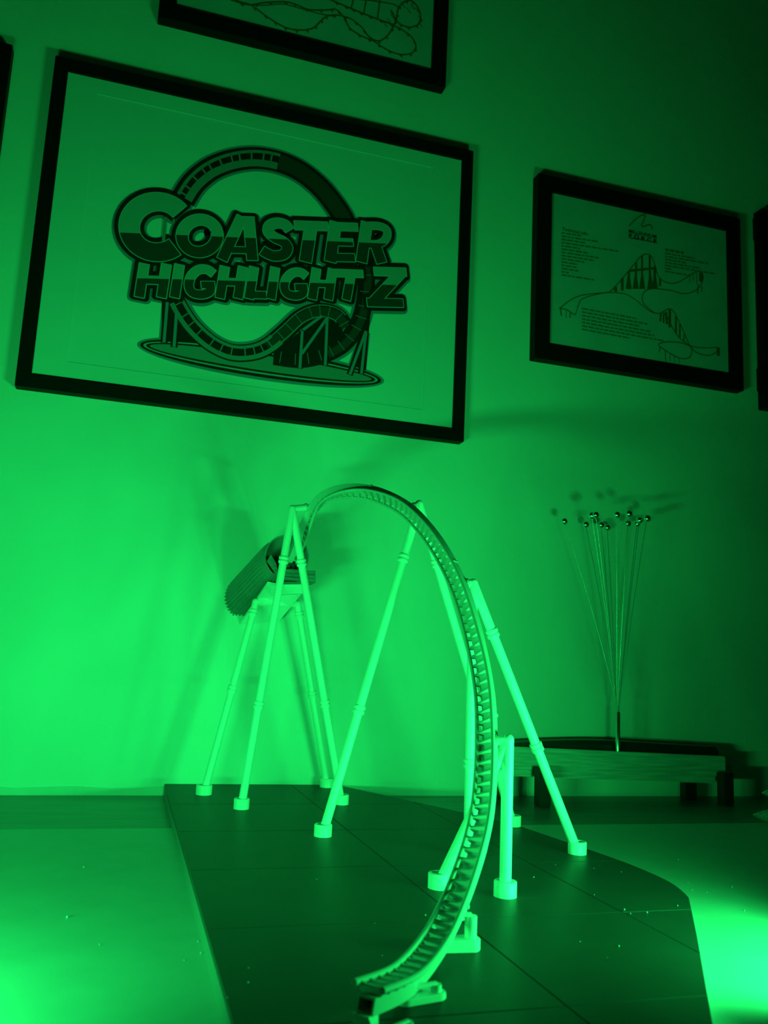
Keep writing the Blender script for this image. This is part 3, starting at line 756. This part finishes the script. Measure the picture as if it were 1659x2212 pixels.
def text_rows(rows, w):
    def fn(mb, y):
        rnd = random.Random(3)
        for (xa, ya, xb, yb_) in rows:
            x = xa
            while x < xb:
                wl = rnd.uniform(22, 62); e = min(x + wl, xb); f = lambda q: ya + (yb_ - ya) * (q - xa) / (xb - xa)
                stroke(mb, [L1((x, f(x))), L1((e, f(e)))], S1(w), y); x = e + 9
    return fn
tl_len = [310, 460, 350, 640, 300, 380, 470, 430, 340, 280, 270, 290, 200, 430]
rows = [(135, 262 + 29.0 * k, L, 262 + 29.0 * k + (L - 135) * 0.155) for k, L in enumerate(tl_len)]
rows += [(1062, 445 + 27 * k, L, 445 + 27 * k + (L - 1062) * 0.17) for k, L in enumerate([1330, 1450, 1250, 1380, 1520, 1120, 1290])]
rows += [(318, 940 + 31 * k, L, 940 + 31 * k + (L - 318) * 0.185) for k, L in enumerate([810, 905, 830, 930, 965, 1050, 750])]
ink('text_block', 'ink_text', text_rows(rows, 11))['kind'] = 'stuff'
ink('text_heading', 'ink_text', text_rows([(1062, 413, 1230, 442)], 20))['kind'] = 'stuff'
def text_print(nm, s, xa, ya, xb, hgt, mat, bold=0.0):
    """lettering set on the sheet between drawing x = xa and xb, baseline at ya"""
    cu = bpy.data.curves.new('lettering', 'FONT'); cu.body = s; cu.offset = bold; cu.resolution_u = 3
    tmp = bpy.data.objects.new('lettering', cu); COL.objects.link(tmp)
    bpy.context.view_layer.update()
    me = bpy.data.meshes.new_from_object(tmp.evaluated_get(bpy.context.evaluated_depsgraph_get()))
    bpy.data.objects.remove(tmp)
    mx = max(v.co.x for v in me.vertices); mn = min(v.co.x for v in me.vertices); my = max(v.co.y for v in me.vertices); mny = min(v.co.y for v in me.vertices)
    a = L1((xa, ya)); b = L1((xb, ya)); wid = b.x - a.x; h = S1(hgt) * 0.76; y = layer() - org.y
    for v in me.vertices:
        v.co = V((a.x - org.x + (v.co.x - mn) / (mx - mn) * wid, y, a.z - org.z + (v.co.y - max(mny, 0) * 0) / my * h))
    me.materials.clear(); me.materials.append(M[mat])
    o = bpy.data.objects.new(nm, me); COL.objects.link(o); o.parent = fr
    return o
# baselines run level on the wall: take the height at the left end of each line
text_print('text_heading', 'Technical Info:', 140, 240, 375, 32, 'ink_text', 0.02)
text_print('title_lettering', 'MILLENNIUM', 738, 262, 985, 36, 'ink_black', 0.01)
text_print('title_lettering', 'F O R C E', 738, 304, 985, 40, 'ink_black', 0.03)
ink('title_rule', 'ink_black', strokes([([(745, 310), (988, 352)], 5)]))
ink('title_wave', 'ink_sepia', strokes([(smoothline([(738, 205), (800, 140), (855, 106), (882, 110), (870, 150), (850, 195), (862, 212), (910, 195), (935, 200), (948, 240)]), 7)]), 'wavy line above the title')

# ---------------------------------------------------------------- print cut by the top edge, and the two frames cut by the sides
x0, x1, z0, z1 = corners((360, -400), (975, -260), (965, 186), (341, 36), -0.020)
z0 = (at(341, 36, -0.02).z + at(963, 187, -0.02).z) / 2; x0 = at(341, 36, -0.02).x; x1 = at(963, 187, -0.02).x
fr, org, yp = picture_frame('track_print', 'black-framed track line drawing hanging above the logo poster, cut by the top edge', x0, x1, z0, z0 + 0.345, 0.0245, 0.020, 'printpaper')
LY[0] = 0; K1 = 2.37
def L1(p): return at(300 + p[0] / K1, 0 + p[1] / K1, yp)
def S1(w): return w / K1 / FPX * 1.7
lines = [(smoothline([(430, -60), (500, 2), (570, 25), (640, 75), (700, 115), (760, 145), (830, 155), (890, 145), (930, 110), (960, 85), (1010, 78), (1080, 95), (1140, 140), (1180, 190), (1230, 210), (1275, 180), (1305, 130), (1320, 90), (1330, 40), (1370, 5), (1410, 15), (1440, 70), (1435, 120), (1390, 140), (1340, 125), (1310, 90), (1290, 50)]), 7),
         (smoothline([(470, 0), (560, 25), (640, 15), (740, 10), (800, 22), (870, 50), (960, 52), (1010, 50), (1050, 90), (1080, 145), (1140, 185), (1200, 210), (1260, 250), (1330, 278), (1390, 275), (1418, 245), (1400, 195), (1350, 155), (1300, 130)]), 7),
         (smoothline([(560, 25), (640, 28), (740, 22), (830, 45), (920, 70), (1000, 85)]), 5),
         (smoothline([(960, -10), (1040, 25), (1100, 50), (1160, 75), (1240, 105), (1310, 130)]), 8), (smoothline([(990, -20), (1100, -5), (1200, 5), (1300, 22), (1330, 40)]), 6)]
ink('track_drawing', 'ink_sepia', strokes(lines), 'line drawing of a coaster track')
def tick_fn(mb, y):
    for ln, step, d0 in ((lines[0][0], 5, 16), (lines[1][0], 5, 15), (lines[3][0], 4, 14)):
        for i in range(4, len(ln), step):
            q = ln[i]; stroke(mb, [L1(q), L1((q[0] + 3, q[1] + d0))], S1(5), y - 1e-6 * (i % 40)); stroke(mb, [L1((q[0] - 8, q[1] + 5)), L1((q[0] + 9, q[1] + 9))], S1(4), y - 5e-5 - 1e-6 * (i % 40))
    for x in (1100, 1165, 1235): stroke(mb, [L1((x, -10)), L1((x - 15, 50 + (x - 1100) * 0.4))], S1(6), y)
    for x, yy in ((1250, 110), (1270, 95), (1290, 75), (1390, 20), (1415, 40), (1430, 80), (1430, 110), (1370, 40), (1340, 10)): stroke(mb, [L1((x, yy)), L1((x + 22, yy + 30))], S1(4), y)
ink('track_ticks', 'ink_sepia', tick_fn)['kind'] = 'stuff'

c = at(27, 96, -0.020); x1 = c.x; z1 = c.z
fr, org, yp = picture_frame('left_print', 'black picture frame cut by the left edge of the photo', x1 - 0.33, x1, z1 - 0.42, z1, 0.0265, 0.020)
c = at(1641, 462, -0.022); c2 = at(1648, 878, -0.022)
fr, org, yp = picture_frame('right_print', 'black picture frame with thick corner blocks cut by the right edge', c.x + 0.004, c.x + 0.36, c2.z, c.z + 0.012, 0.030, 0.022)
for (xx, zz) in ((c.x, c.z + 0.012 - 0.052), (c.x, c2.z + 0.034)):
    mb = MB(); box(mb, (xx - 0.001, -0.0245, zz - 0.004), (xx + 0.042, -0.002, zz + 0.042)); mb.build('corner_block', 'frame', fr, org, bevel=0.003)

# ---------------------------------------------------------------- the two green floodlights on the table
for i, L in enumerate(LAMPS):
    p, aim = L['pos'], L['aim']; d = (aim - p).normalized(); u = d.cross(V((0, 0, 1))).normalized(); w = u.cross(d)
    org = V((p.x, p.y, 0.0)); hw, hh = L['size'][0] / 2, L['size'][1] / 2
    t = thing('light_bar', org, ['green light bar on the table beyond the lower left corner', 'green light bar on the table beyond the lower right corner'][i], 'lamp', 'green light bars')
    def quad(s, e): return [p + d * s + u * a * (hw + e) + w * b * (hh + e) for a, b in ((-1, -1), (1, -1), (1, 1), (-1, 1))]
    mb = MB(); hexa(mb, quad(-0.024, -0.004), quad(-0.002, 0.004)); mb.build('housing', 'lampbody', t, org, bevel=0.002)
    mb = MB(); hexa(mb, quad(-0.0018, 0.0), quad(-0.0008, 0.0)); mb.build('lens', 'lens', t, org)
    for k in (-0.7, 0.7):
        q = p + u * hw * k - d * 0.012
        mb = MB(); box(mb, (q.x - 0.005, q.y - 0.012, 0.0), (q.x + 0.005, q.y + 0.008, q.z - hh * 0.6)); mb.build('foot', 'lampbody', t, org, bevel=0.001)
    if L['block']:
        (bx0, by0), (bx1, by1), bz = L['block']
        mb = MB(); box(mb, (bx0, by0, 0.0), (bx1, by1, bz)); mb.build('shadow_block', 'lampbody', t, org, bevel=0.006)  # unseen block, added to throw the shadow across the lower right corner
    if L['shield']:
        e0 = p + u * (hw + 0.006); e1 = e0 + V((d.x, d.y, 0)).normalized() * L['shield']; th = V((u.x, u.y, 0)) * 0.002
        mb = MB(); hexa(mb, [V((q.x, q.y, 0.0005)) for q in (e0, e1, e1 + th, e0 + th)], [V((q.x, q.y, 0.10)) for q in (e0, e1, e1 + th, e0 + th)])
        mb.build('light_shield', 'lampbody', t, org)  # upright plate added out of view to keep the beam off the right side
    ld = bpy.data.lights.new('beam', 'AREA'); ld.shape = 'RECTANGLE'; ld.size = L['size'][0]; ld.size_y = L['size'][1]
    ld.energy = L['power']; ld.color = GREEN; ld.spread = math.radians(L['spread'])
    lo = bpy.data.objects.new('beam', ld); COL.objects.link(lo); lo.parent = t
    lo.matrix_local = Matrix(((u.x, w.x, -d.x, p.x - org.x), (u.y, w.y, -d.y, p.y - org.y), (u.z, w.z, -d.z, p.z), (0, 0, 0, 1)))
